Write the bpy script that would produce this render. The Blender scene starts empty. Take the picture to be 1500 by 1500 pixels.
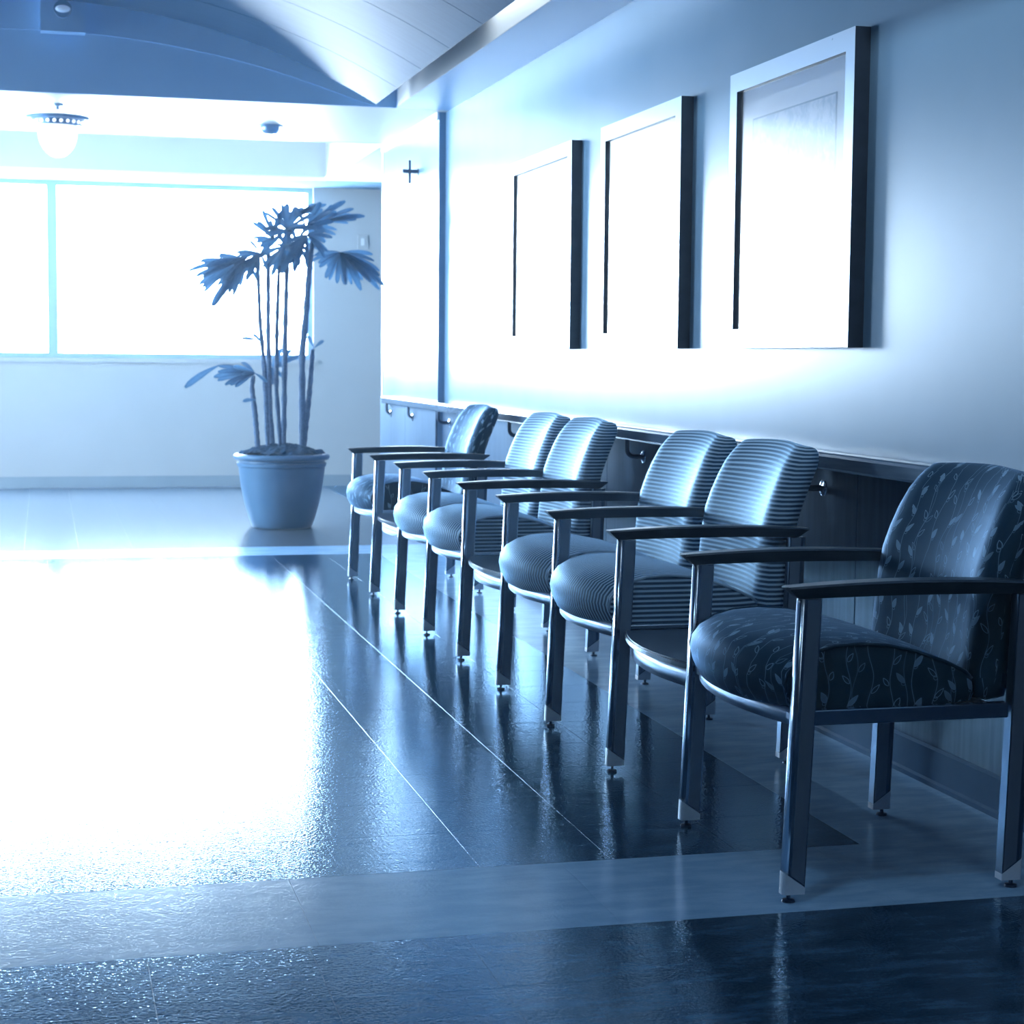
import bpy, bmesh, math, random
from mathutils import Vector, Matrix
random.seed(7)
scene = bpy.context.scene
COL = scene.collection

# ---------------------------------------------------------------- camera
H = 1.13
cam_d = bpy.data.cameras.new('camera')
cam_d.sensor_width = 36.0
cam_d.lens = 2675.66 * 36.0 / 1500.0
cam_d.clip_start = 0.05
cam_d.dof.use_dof = True
cam_d.dof.focus_distance = 4.5
cam_d.dof.aperture_fstop = 9.0
cam = bpy.data.objects.new('camera', cam_d)
COL.objects.link(cam)
_r = Vector((0.96879666, -0.24767076, 0.00960328))
_u = Vector((0.01172879, 0.08451168, 0.99635346))
_f = Vector((0.24757921, 0.96515127, -0.08477951))
cam.matrix_world = Matrix(((_r.x, _u.x, -_f.x, 0), (_r.y, _u.y, -_f.y, 0), (_r.z, _u.z, -_f.z, H), (0, 0, 0, 1)))
scene.camera = cam

# ---------------------------------------------------------------- world, exposure, lights
SKY = 28.0
COVE = 28.0           # watts of each cove lamp
HAZE = 0.004
world = bpy.data.worlds.new('overcast_sky')
scene.world = world
world.use_nodes = True
bg = world.node_tree.nodes['Background']
bg.inputs['Color'].default_value = (0.66, 0.82, 1.0, 1)
bg.inputs['Strength'].default_value = SKY
vs = scene.view_settings
vs.view_transform = 'Standard'
vs.look = 'None'
vs.gamma = 1.0
vs.use_curve_mapping = False
vs.exposure = 1.35
cy = scene.cycles
cy.use_denoising = True
cy.max_bounces = 10
cy.diffuse_bounces = 6
cy.glossy_bounces = 6
cy.transparent_max_bounces = 16
cy.sample_clamp_indirect = 8.0
cy.blur_glossy = 0.5

def portal(x, y, z, sx, sz, turn=0.0):
    """sampling portal in the window opening (emits nothing itself)"""
    d = bpy.data.lights.new('window_portal', 'AREA')
    d.shape = 'RECTANGLE'
    d.size = sx
    d.size_y = sz
    d.cycles.is_portal = True
    o = bpy.data.objects.new('window_portal', d)
    o.location = (x, y, z)
    o.rotation_euler = (-math.pi / 2, 0, turn)   # looks into the room
    COL.objects.link(o)

# ---------------------------------------------------------------- node helpers
class N:
    def __init__(s, name):
        s.mat = bpy.data.materials.new(name)
        s.mat.use_nodes = True
        s.t = s.mat.node_tree
        s.t.nodes.clear()
        s.out = s.t.nodes.new('ShaderNodeOutputMaterial')
    def node(s, typ, **kw):
        n = s.t.nodes.new(typ)
        for k, v in kw.items():
            setattr(n, k, v)
        return n
    def link(s, a, b):
        s.t.links.new(a, b)
    def put(s, v, sock):
        if isinstance(v, bpy.types.NodeSocket):
            s.link(v, sock)
        elif isinstance(v, tuple) and len(v) == 3 and sock.type == 'RGBA':
            sock.default_value = (*v, 1)
        else:
            sock.default_value = v
    def m(s, op, a, b=0.0, c=0.0, clamp=False):
        n = s.node('ShaderNodeMath', operation=op, use_clamp=clamp)
        s.put(a, n.inputs[0]); s.put(b, n.inputs[1]); s.put(c, n.inputs[2])
        return n.outputs[0]
    def smooth(s, v, lo, hi):
        n = s.node('ShaderNodeMapRange', interpolation_type='SMOOTHSTEP')
        s.put(v, n.inputs[0]); n.inputs[1].default_value = lo; n.inputs[2].default_value = hi
        return n.outputs[0]
    def mix(s, f, a, b):
        n = s.node('ShaderNodeMix', data_type='RGBA')
        s.put(f, n.inputs[0]); s.put(a, n.inputs[6]); s.put(b, n.inputs[7])
        return n.outputs[2]
    def coord(s, scale=(1, 1, 1), which='Object'):
        tc = s.node('ShaderNodeTexCoord')
        mp = s.node('ShaderNodeMapping')
        mp.inputs['Scale'].default_value = scale
        s.link(tc.outputs[which], mp.inputs['Vector'])
        return mp.outputs['Vector']
    def worldpos(s, scale=(1, 1, 1)):
        g = s.node('ShaderNodeNewGeometry')
        mp = s.node('ShaderNodeMapping')
        mp.inputs['Scale'].default_value = scale
        s.link(g.outputs['Position'], mp.inputs['Vector'])
        return mp.outputs['Vector']
    def noise(s, vec, scale, detail=3, rough=0.55):
        n = s.node('ShaderNodeTexNoise')
        s.link(vec, n.inputs['Vector'])
        n.inputs['Scale'].default_value = scale
        n.inputs['Detail'].default_value = detail
        n.inputs['Roughness'].default_value = rough
        return n.outputs['Fac']
    def uv(s, name):
        n = s.node('ShaderNodeUVMap', uv_map=name)
        sp = s.node('ShaderNodeSeparateXYZ')
        s.link(n.outputs[0], sp.inputs[0])
        return sp.outputs[0], sp.outputs[1]
    def bump(s, h, strength, dist):
        n = s.node('ShaderNodeBump')
        n.inputs['Strength'].default_value = strength
        n.inputs['Distance'].default_value = dist
        s.link(h, n.inputs['Height'])
        return n.outputs[0]
    def bsdf(s, color, rough=0.5, metal=0.0, normal=None, spec=0.5, tint=None, **kw):
        b = s.node('ShaderNodeBsdfPrincipled')
        s.put(color, b.inputs['Base Color'])
        s.put(rough, b.inputs['Roughness'])
        s.put(metal, b.inputs['Metallic'])
        s.put(spec, b.inputs['Specular IOR Level'])
        if tint: s.put(tint, b.inputs['Specular Tint'])
        if normal is not None: s.link(normal, b.inputs['Normal'])
        for k, v in kw.items():
            s.put(v, b.inputs[k.replace('_', ' ')])
        s.link(b.outputs[0], s.out.inputs[0])
        return s.mat

def waxed(n, color, rough, tint, normal, ior=1.5, gain=1.0):
    """matt colour under a tinted clear wax: Fresnel-weighted gloss"""
    df = n.node('ShaderNodeBsdfDiffuse'); n.put(color, df.inputs['Color'])
    gl = n.node('ShaderNodeBsdfGlossy'); n.put(tint, gl.inputs['Color']); n.put(rough, gl.inputs['Roughness'])
    fr = n.node('ShaderNodeFresnel'); fr.inputs['IOR'].default_value = ior
    for s_ in (df, gl, fr): n.link(normal, s_.inputs['Normal'])
    mx = n.node('ShaderNodeMixShader')
    n.link(n.m('MULTIPLY', fr.outputs[0], gain, clamp=True), mx.inputs[0])
    n.link(df.outputs[0], mx.inputs[1]); n.link(gl.outputs[0], mx.inputs[2]); n.link(mx.outputs[0], n.out.inputs[0])
    return n.mat

def ramp2(n, fac, a, b, lo=0.3, hi=0.7):
    return n.mix(n.smooth(fac, lo, hi), a, b)

M = {}
BLUE = (0.62, 0.82, 1.0)

def mk():
    # painted plaster with a satin sheen
    n = N('wall_paint'); w = n.worldpos()
    c = ramp2(n, n.noise(w, 2.2), (0.15, 0.28, 0.41), (0.165, 0.295, 0.43))
    M['wall'] = n.bsdf(c, 0.26, spec=0.32, tint=BLUE, normal=n.bump(n.noise(w, 260, 2), 0.10, 0.002))
    n = N('far_wall_paint'); w = n.worldpos()
    M['far_wall'] = n.bsdf(ramp2(n, n.noise(w, 1.5), (0.265, 0.275, 0.27), (0.28, 0.29, 0.285)), 0.5, tint=BLUE)
    n = N('left_wall_veneer'); w = n.worldpos((14, 14, 0.9))
    M['left_wall'] = n.bsdf(ramp2(n, n.noise(w, 3.0, 5, 0.6), (0.035, 0.070, 0.125), (0.055, 0.100, 0.170)), 0.7, spec=0.1)  # unseen walls, made dark and matt to cut bounce light on the chairs
    n = N('far_base_paint')
    M['far_base'] = n.bsdf(ramp2(n, n.noise(n.worldpos(), 4), (0.15, 0.19, 0.22), (0.165, 0.205, 0.235)), 0.6, spec=0.1)
    n = N('window_head_paint')
    M['head'] = n.bsdf(ramp2(n, n.noise(n.worldpos(), 4), (0.10, 0.18, 0.27), (0.115, 0.20, 0.29)), 0.9, spec=0.0)  # shade of the backlit ceiling strip, put into its colour
    n = N('dim_lens')
    M['dim_lens'] = n.bsdf(ramp2(n, n.noise(n.coord(), 20), (0.5, 0.66, 0.84), (0.54, 0.70, 0.87)), 0.4, Emission_Color=(0.5, 0.72, 1.0), Emission_Strength=0.10)
    n = N('soffit_paint'); w = n.worldpos()
    M['soffit'] = n.bsdf(ramp2(n, n.noise(w, 1.2), (0.17, 0.33, 0.52), (0.185, 0.35, 0.54)), 0.42, tint=BLUE)
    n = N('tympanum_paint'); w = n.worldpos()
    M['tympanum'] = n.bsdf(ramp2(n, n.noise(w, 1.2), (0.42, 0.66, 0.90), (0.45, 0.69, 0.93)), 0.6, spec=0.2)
    n = N('ceiling_white'); w = n.worldpos()
    M['white_paint'] = n.bsdf(ramp2(n, n.noise(w, 1.2), (0.44, 0.45, 0.45), (0.46, 0.47, 0.47)), 0.5, spec=0.3, tint=BLUE)
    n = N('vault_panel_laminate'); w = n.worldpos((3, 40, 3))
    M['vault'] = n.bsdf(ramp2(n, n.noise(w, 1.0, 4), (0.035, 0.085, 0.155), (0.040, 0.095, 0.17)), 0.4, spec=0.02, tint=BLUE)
    n = N('white_trim_paint')
    M['trim'] = n.bsdf(ramp2(n, n.noise(n.worldpos(), 6), (0.74, 0.82, 0.92), (0.78, 0.86, 0.95)), 0.35, tint=BLUE)
    # wood veneer wainscot
    n = N('wainscot_veneer'); w = n.worldpos((14, 14, 0.9))
    c = ramp2(n, n.noise(w, 3.0, 5, 0.6), (0.030, 0.062, 0.115), (0.050, 0.095, 0.165))
    M['wainscot'] = waxed(n, c, 0.29, (0.66, 0.84, 1.0), n.bump(n.noise(w, 3.0, 5, 0.6), 0.02, 0.002), 1.45, 0.8)
    n = N('base_paint')
    M['base'] = n.bsdf(ramp2(n, n.noise(n.worldpos(), 5), (0.045, 0.115, 0.21), (0.055, 0.13, 0.235)), 0.5, spec=0.1, tint=BLUE)
    n = N('rail_wood'); w = n.worldpos((20, 1.5, 20))
    M['rail'] = n.bsdf(ramp2(n, n.noise(w, 2, 4), (0.05, 0.095, 0.16), (0.08, 0.135, 0.21)), 0.18, spec=0.3, tint=BLUE)
    # floor tiles
    def floor(name, a, b, rough, bstr, spec, tint=(0.62, 0.82, 1.0)):
        n = N(name)
        w = n.worldpos((1.0, 3.2, 1.0)); w2 = n.worldpos()
        mott = n.noise(w, 5.5, 6, 0.65)
        c = ramp2(n, mott, a, b, 0.36, 0.66)
        h = n.m('ADD', n.noise(w2, 130, 2, 0.5), n.m('MULTIPLY', n.noise(w2, 24, 2), 0.5))
        M[name] = waxed(n, c, rough, tint, n.bump(h, bstr, 0.0035), 1.5, spec)
    floor('dark_tile', (0.004, 0.024, 0.050), (0.028, 0.080, 0.145), 0.055, 0.18, 1.1)
    floor('light_tile', (0.19, 0.36, 0.56), (0.26, 0.45, 0.66), 0.15, 0.13, 0.62, (0.85, 0.92, 0.95))
    floor('mid_tile', (0.055, 0.075, 0.095), (0.075, 0.10, 0.125), 0.13, 0.14, 0.8, (0.8, 0.9, 1.0))
    n = N('grout'); M['grout'] = n.bsdf(ramp2(n, n.noise(n.worldpos(), 40), (0.05, 0.09, 0.15), (0.08, 0.13, 0.20)), 0.4)
    # metals
    n = N('brushed_aluminium'); w = n.coord((60, 60, 2))
    M['metal'] = n.bsdf((0.44, 0.56, 0.70), n.m('ADD', 0.16, n.m('MULTIPLY', n.noise(w, 4), 0.05)), 1.0)
    n = N('satin_steel'); w = n.coord((3, 3, 60))
    M['satin'] = n.bsdf((0.40, 0.52, 0.66), n.m('ADD', 0.34, n.m('MULTIPLY', n.noise(w, 4), 0.06)), 1.0)
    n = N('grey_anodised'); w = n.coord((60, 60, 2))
    M['rear_metal'] = n.bsdf((0.08, 0.15, 0.24), n.m('ADD', 0.28, n.m('MULTIPLY', n.noise(w, 4), 0.06)), 0.9)  # leg metal darkened for the rear legs, holds down bright window reflections
    n = N('leg_inlay'); M['inlay'] = n.bsdf((0.19, 0.28, 0.39), n.m('ADD', 0.40, n.m('MULTIPLY', n.noise(n.coord((80, 80, 3)), 3), 0.1)), 0.6)
    n = N('cap_plastic'); M['cap'] = n.bsdf(ramp2(n, n.noise(n.coord(), 50), (0.62, 0.73, 0.85), (0.66, 0.77, 0.88)), 0.3)
    n = N('dark_metal'); M['dark_metal'] = n.bsdf((0.05, 0.09, 0.15), n.m('ADD', 0.3, n.m('MULTIPLY', n.noise(n.coord(), 40), 0.1)), 0.7)
    n = N('chrome'); M['chrome'] = n.bsdf((0.55, 0.66, 0.78), n.m('ADD', 0.12, n.m('MULTIPLY', n.noise(n.coord(), 30), 0.06)), 1.0)
    n = N('black_arm'); w = n.coord((2, 30, 30))
    M['arm'] = n.bsdf(ramp2(n, n.noise(w, 3), (0.007, 0.018, 0.036), (0.012, 0.028, 0.052)), 0.30, spec=0.8, tint=BLUE)
    n = N('table_laminate'); M['table'] = n.bsdf(ramp2(n, n.noise(n.coord((3, 30, 3)), 3), (0.028, 0.055, 0.095), (0.04, 0.075, 0.125)), 0.28, tint=BLUE)
    # striped cloth
    n = N('striped_upholstery'); s_, q = n.uv('stripe')
    ph = n.m('FRACT', n.m('DIVIDE', s_, 0.0135))
    tri = n.m('ABSOLUTE', n.m('SUBTRACT', ph, 0.5))
    k = n.smooth(tri, 0.16, 0.30)
    ph2 = n.m('FRACT', n.m('DIVIDE', s_, 0.0135 / 6))
    c = n.mix(k, (0.42, 0.62, 0.80), (0.020, 0.062, 0.130))
    c = n.mix(n.m('MULTIPLY', n.smooth(ph2, 0.4, 0.9), 0.22), c, (0.09, 0.16, 0.26))
    w = n.coord((1, 1, 1))
    M['striped'] = waxed(n, c, 0.50, (0.52, 0.78, 1.0), n.bump(n.noise(w, 700, 2), 0.25, 0.001), 1.42, 0.75)
    # vine cloth
    n = N('vine_upholstery'); u, v = n.uv('cloth')
    P, LV = 0.050, 0.046
    def vine(u, v, seed, P, LV):
        uu = n.m('DIVIDE', u, P)
        cu = n.m('FLOOR', uu)
        rnd = n.m('FRACT', n.m('MULTIPLY', n.m('SINE', n.m('MULTIPLY_ADD', cu, 12.9898, seed)), 4375.85))
        vv = n.m('MULTIPLY_ADD', rnd, 0.31, v)
        x0 = n.m('MULTIPLY', n.m('SUBTRACT', n.m('FRACT', uu), 0.5), P)
        sx = n.m('MULTIPLY', n.m('SINE', n.m('MULTIPLY', vv, 2 * math.pi / 0.13)), 0.006)
        x = n.m('SUBTRACT', x0, sx)
        stem = n.m('SUBTRACT', 1.0, n.smooth(n.m('ABSOLUTE', x), 0.0004, 0.0011))
        vl = n.m('DIVIDE', vv, LV)
        ci = n.m('FLOOR', vl)
        par = n.m('MULTIPLY_ADD', n.m('MODULO', n.m('ADD', ci, 2000.0), 2.0), 2.0, -1.0)   # -1 / +1
        r2 = n.m('FRACT', n.m('MULTIPLY', n.m('SINE', n.m('ADD', n.m('MULTIPLY', ci, 78.233), n.m('MULTIPLY', cu, 37.7))), 3758.5))
        y = n.m('MULTIPLY', n.m('SUBTRACT', n.m('FRACT', vl), 0.5), LV)
        xs = n.m('MULTIPLY', x, par)
        # leaf standing off the stem, tilted outwards
        lx = n.m('SUBTRACT', xs, 0.0095)
        ca, sa = math.cos(0.62), math.sin(0.62)
        a = n.m('SUBTRACT', n.m('MULTIPLY', lx, ca), n.m('MULTIPLY', y, sa))
        b = n.m('ADD', n.m('MULTIPLY', lx, sa), n.m('MULTIPLY', y, ca))
        size = n.m('MULTIPLY_ADD', r2, 0.5, 0.75)
        wy = n.m('MULTIPLY', size, 0.0125)
        bn = n.m('DIVIDE', b, wy)
        # pointed leaf: half width shrinks towards the tip
        hw = n.m('MULTIPLY', n.m('MULTIPLY', n.m('MAXIMUM', n.m('SUBTRACT', 1.0, n.m('MULTIPLY', bn, bn)), 0.0), size), 0.0050)
        hw = n.m('MULTIPLY', hw, n.m('SUBTRACT', 1.0, n.m('MULTIPLY', bn, 0.35)))
        d = n.m('SUBTRACT', n.m('ABSOLUTE', a), hw)
        inside = n.m('SUBTRACT', 1.0, n.smooth(d, -0.0006, 0.0003))
        rim = n.m('SUBTRACT', 1.0, n.smooth(n.m('ABSOLUTE', d), 0.0004, 0.0012))
        near = n.m('LESS_THAN', n.m('ABSOLUTE', bn), 1.0)
        solid = n.m('GREATER_THAN', r2, 0.62)
        there = n.m('GREATER_THAN', r2, 0.16)
        leaf = n.m('MULTIPLY', n.m('MULTIPLY', n.m('MAXIMUM', n.m('MULTIPLY', inside, n.m('MULTIPLY', solid, 0.75)), rim), near), there)
        # small curl joining leaf to stem
        dx = n.m('SUBTRACT', xs, 0.0045); dy = n.m('ADD', y, 0.012)
        rr = n.m('SQRT', n.m('ADD', n.m('MULTIPLY', dx, dx), n.m('MULTIPLY', dy, dy)))
        curl = n.m('SUBTRACT', 1.0, n.smooth(n.m('ABSOLUTE', n.m('SUBTRACT', rr, 0.0045)), 0.0003, 0.0010))
        curl = n.m('MULTIPLY', curl, n.m('GREATER_THAN', r2, 0.45))
        return n.m('MAXIMUM', n.m('MAXIMUM', n.m('MULTIPLY', stem, 0.7), leaf), n.m('MULTIPLY', curl, 0.7))
    f = n.m('MAXIMUM', vine(u, v, 0.3, P, LV), n.m('MULTIPLY', vine(n.m('ADD', u, 0.023), n.m('ADD', v, 0.017), 4.1, 0.117, 0.071), 0.7), clamp=True)
    c = n.mix(f, (0.009, 0.037, 0.072), (0.19, 0.34, 0.50))
    w = n.coord()
    M['vine'] = waxed(n, c, 0.52, (0.47, 0.71, 1.0), n.bump(n.noise(w, 700, 2), 0.2, 0.001), 1.38, 0.55)
    # picture frames
    n = N('silver_frame'); M['frame'] = n.bsdf((0.34, 0.45, 0.57), n.m('ADD', 0.26, n.m('MULTIPLY', n.noise(n.coord((4, 4, 4)), 8), 0.05)), 0.85)
    n = N('frame_side'); M['frame_side'] = n.bsdf(ramp2(n, n.noise(n.coord(), 20), (0.010, 0.022, 0.042), (0.016, 0.03, 0.055)), 0.45)
    n = N('mat_board'); M['mat'] = n.bsdf(ramp2(n, n.noise(n.coord(), 300), (0.82, 0.90, 0.96), (0.84, 0.92, 0.97)), 0.7)
    n = N('art_print'); w = n.coord((1, 1, 1))
    a = n.noise(w, 16, 6, 0.75)
    M['art'] = n.bsdf(n.mix(n.smooth(a, 0.42, 0.60), (0.25, 0.42, 0.58), (0.66, 0.78, 0.88)), 0.6)
    def thin_glass(name, fac, tintc, rgh=0.03):
        n = N(name)
        tr = n.node('ShaderNodeBsdfTransparent'); tr.inputs[0].default_value = (*tintc, 1)
        gl = n.node('ShaderNodeBsdfGlossy'); gl.inputs['Roughness'].default_value = rgh
        fr = n.node('ShaderNodeFresnel'); fr.inputs[0].default_value = 1.5
        mx = n.node('ShaderNodeMixShader')
        n.link(n.m('MULTIPLY', fr.outputs[0], fac), mx.inputs[0])
        n.link(tr.outputs[0], mx.inputs[1]); n.link(gl.outputs[0], mx.inputs[2])
        n.link(mx.outputs[0], n.out.inputs[0])
        return n.mat
    M['picture_glass'] = thin_glass('picture_glass', 0.7, (0.96, 0.98, 1.0), 0.16)
    M['window_glass'] = thin_glass('window_glass', 1.0, (0.97, 0.99, 1.0))
    n = N('window_frame_metal'); M['window_frame'] = n.bsdf((0.20, 0.33, 0.50), n.m('ADD', 0.35, n.m('MULTIPLY', n.noise(n.coord(), 20), 0.1)), 0.3)
    # plant
    n = N('planter_glaze'); w = n.coord()
    M['pot'] = n.bsdf(ramp2(n, n.noise(w, 6, 4), (0.045, 0.108, 0.19), (0.053, 0.122, 0.21)), 0.4, spec=0.2, tint=BLUE)
    n = N('potting_bark'); w = n.coord()
    nz = n.noise(w, 45, 4)
    M['soil'] = n.bsdf(ramp2(n, nz, (0.008, 0.022, 0.045), (0.030, 0.068, 0.12)), 0.95, spec=0.0, normal=n.bump(nz, 0.8, 0.02))
    n = N('cane_bark'); w = n.coord((20, 20, 60))
    nz = n.noise(w, 3, 3)
    M['cane'] = n.bsdf(ramp2(n, nz, (0.020, 0.055, 0.115), (0.05, 0.11, 0.20)), 0.8, normal=n.bump(nz, 0.6, 0.01))
    n = N('palm_leaf')
    nz = n.noise(n.coord((4, 60, 4)), 3, 2)
    col = ramp2(n, nz, (0.05, 0.14, 0.25), (0.08, 0.19, 0.32))
    b = n.node('ShaderNodeBsdfPrincipled'); n.put(col, b.inputs['Base Color']); b.inputs['Roughness'].default_value = 0.35
    tl = n.node('ShaderNodeBsdfTranslucent'); tl.inputs[0].default_value = (0.06, 0.17, 0.31, 1)
    mx = n.node('ShaderNodeMixShader'); mx.inputs[0].default_value = 0.5
    n.link(b.outputs[0], mx.inputs[1]); n.link(tl.outputs[0], mx.inputs[2]); n.link(mx.outputs[0], n.out.inputs[0])
    M['leaf'] = n.mat
    # lamp glass
    n = N('lamp_glass'); M['lamp_glass'] = n.bsdf(ramp2(n, n.noise(n.coord(), 10), (0.78, 0.87, 0.95), (0.82, 0.90, 0.97)), 0.3, Emission_Color=(0.85, 0.93, 1.0), Emission_Strength=0.55)
    n = N('bronze_lamp'); M['lamp_metal'] = n.bsdf((0.16, 0.28, 0.43), n.m('ADD', 0.35, n.m('MULTIPLY', n.noise(n.coord(), 30), 0.1)), 0.5)
    n = N('lamp_lit'); M['lit'] = n.bsdf(n.mix(n.noise(n.coord(), 3), (0.8, 0.9, 1.0), (0.82, 0.91, 1.0)), 0.4, Emission_Color=(0.75, 0.88, 1.0), Emission_Strength=3.0)
mk()

# ---------------------------------------------------------------- mesh helpers
def finish(bm, name, mat, parent=None, loc=(0, 0, 0), smooth=False, angle=None):
    me = bpy.data.meshes.new(name)
    bmesh.ops.recalc_face_normals(bm, faces=bm.faces[:])
    if smooth:
        for f in bm.faces: f.smooth = True
        if angle is not None:
            for e in bm.edges:
                if len(e.link_faces) == 2 and e.calc_face_angle(0) > angle: e.smooth = False
    bm.to_mesh(me); bm.free()
    mats = mat if isinstance(mat, (list, tuple)) else [mat]
    for m_ in mats: me.materials.append(m_)
    return put(me, name, parent, loc)

def put(me, name, parent=None, loc=(0, 0, 0)):
    o = bpy.data.objects.new(name, me)
    o.location = loc
    COL.objects.link(o)
    if parent: o.parent = parent
    return o

def empty(name, loc=(0, 0, 0)):
    o = bpy.data.objects.new(name, None)
    o.empty_display_size = 0.1
    o.location = loc
    COL.objects.link(o)
    return o

def tag(o, label=None, cat=None, group=None, kind=None):
    if label: o['label'] = label
    if cat: o['category'] = cat
    if group: o['group'] = group
    if kind: o['kind'] = kind
    return o

def box(bm, x0, x1, y0, y1, z0, z1, bev=0.0, mi=0):
    vs_ = [bm.verts.new((x, y, z)) for x in (x0, x1) for y in (y0, y1) for z in (z0, z1)]
    fs = []
    for q in ((0, 1, 3, 2), (4, 6, 7, 5), (0, 4, 5, 1), (2, 3, 7, 6), (0, 2, 6, 4), (1, 5, 7, 3)):
        f = bm.faces.new([vs_[i] for i in q]); f.material_index = mi; fs.append(f)
    if bev:
        es = list({e for f in fs for e in f.edges})
        bmesh.ops.recalc_face_normals(bm, faces=fs)
        bmesh.ops.bevel(bm, geom=es, offset=bev, segments=2, affect='EDGES', profile=0.5, material=-1)
    return bm

def boxo(name, mat, x0, x1, y0, y1, z0, z1, parent=None, bev=0.0, kind=None):
    o = finish(box(bmesh.new(), x0, x1, y0, y1, z0, z1, bev), name, mat, parent)
    if kind: o['kind'] = kind
    return o

def prism(bm, pts, axis, a, b, mi=0):
    """closed outline pts (2D) pushed along axis from a to b"""
    def p3(p, t):
        return {'x': (t, p[0], p[1]), 'y': (p[0], t, p[1]), 'z': (p[0], p[1], t)}[axis]
    A = [bm.verts.new(p3(p, a)) for p in pts]; B = [bm.verts.new(p3(p, b)) for p in pts]
    n = len(pts)
    fs = [bm.faces.new(A), bm.faces.new(B[::-1])]
    for i in range(n):
        fs.append(bm.faces.new((A[i], B[i], B[(i + 1) % n], A[(i + 1) % n])))
    for f in fs: f.material_index = mi
    return bm

def lathe(bm, prof, cx=0, cy_=0, seg=24, mi=0):
    rings = []
    for r, z in prof:
        if r < 1e-5: rings.append([bm.verts.new((cx, cy_, z))])
        else: rings.append([bm.verts.new((cx + r * math.cos(2 * math.pi * i / seg), cy_ + r * math.sin(2 * math.pi * i / seg), z)) for i in range(seg)])
    for a, b in zip(rings, rings[1:]):
        for i in range(seg):
            j = (i + 1) % seg
            if len(a) == 1 and len(b) == 1: continue
            if len(a) == 1: f = bm.faces.new((a[0], b[i], b[j]))
            elif len(b) == 1: f = bm.faces.new((a[i], b[0], a[j]))
            else: f = bm.faces.new((a[i], b[i], b[j], a[j]))
            f.material_index = mi
    return bm

def tube(bm, pts, rad, seg=8, mi=0, cap=True):
    pts = [Vector(p) for p in pts]
    rad = rad if isinstance(rad, (list, tuple)) else [rad] * len(pts)
    rings = []; up = Vector((0.13, 0.31, 0.94))
    for i, p in enumerate(pts):
        d = (pts[min(i + 1, len(pts) - 1)] - pts[max(i - 1, 0)]).normalized()
        a = d.cross(up)
        if a.length < 0.05: a = d.cross(Vector((1, 0, 0)))
        a.normalize(); b = d.cross(a)
        rings.append([bm.verts.new(p + (a * math.cos(t) + b * math.sin(t)) * rad[i]) for t in [2 * math.pi * k / seg for k in range(seg)]])
    for r0, r1 in zip(rings, rings[1:]):
        for i in range(seg):
            j = (i + 1) % seg
            f = bm.faces.new((r0[i], r0[j], r1[j], r1[i])); f.material_index = mi
    if cap:
        bm.faces.new(rings[0][::-1]).material_index = mi; bm.faces.new(rings[-1]).material_index = mi
    return bm

# ================================================================ SETTING
XW, XF = 2.30, 2.26          # near wall face, far wall section face
YV, YT0, YT1, YB = 10.52, 12.30, 15.0, 15.69
ZC = 2.55
YEND, YNEAR = 12.45, -4.0
YL, XLL = 9.3, -4.5          # where the left wall ends; left side of the lobby

# ---- floor
floor = boxo('floor', M['grout'], XLL - 0.1, 4.6, YNEAR, YB + 0.1, -0.15, -0.0015, kind='structure')
T = 0.305
G = 0.0008
def tile_mesh(sx, sy, mat, name):
    bm = bmesh.new()
    box(bm, -sx / 2 + G / 2, sx / 2 - G / 2, -sy / 2 + G / 2, sy / 2 - G / 2, -0.012, 0.0)
    me = bpy.data.meshes.new(name); bmesh.ops.recalc_face_normals(bm, faces=bm.faces[:])
    top = [e for e in bm.edges if all(abs(v.co.z) < 1e-6 for v in e.verts)]
    if name == 'dark_tile': bmesh.ops.bevel(bm, geom=top, offset=0.0003, segments=1, affect='EDGES')
    bm.to_mesh(me); bm.free(); me.materials.append(mat)
    return me
XD = 1.84                                    # dark field edge
Y0 = 3.862; NR = 21; Y1 = Y0 + NR * T        # dark field between the cross bands
BAND = 0.457
me_d = tile_mesh(T, T, M['dark_tile'], 'dark_tile')
me_b = tile_mesh(XW + 0.03 - XD, T, M['light_tile'], 'border_tile')
me_w = tile_mesh(0.61, BAND, M['light_tile'], 'band_tile')
me_m = tile_mesh(T, T, M['mid_tile'], 'pale_tile')
NCOL = 8
for j in range(NR):
    for i in range(NCOL):
        put(me_d, 'dark_tile', floor, (XD - (i + 0.5) * T, Y0 + (j + 0.5) * T, 0))
    put(me_b, 'border_tile', floor, ((XD + XW + 0.03) / 2, Y0 + (j + 0.5) * T, 0))
for k in range(5):                           # cross bands, near and far
    put(me_w, 'band_tile', floor, (XW + 0.03 - (k + 0.5) * 0.61, Y0 - BAND / 2, 0))
    put(me_w, 'band_tile', floor, (XW + 0.03 - (k + 0.5) * 0.61, Y1 + BAND / 2, 0))
YD = Y0 - BAND
for j in range(3):                           # dark field in the foreground
    for i in range(9):
        put(me_d, 'dark_tile', floor, (XW + 0.03 - (i + 0.5) * T - 0.02, YD - (j + 0.5) * T, 0))
YP = Y1 + BAND
NP = int((YB - YP) / T) + 1
for j in range(NP):                          # pale lobby floor
    for i in range(10):
        if YP + (j + 1) * T > YB + 0.05: continue
        put(me_m, 'pale_tile', floor, (2.32 - (i + 0.5) * T, YP + (j + 0.5) * T, 0))
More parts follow.
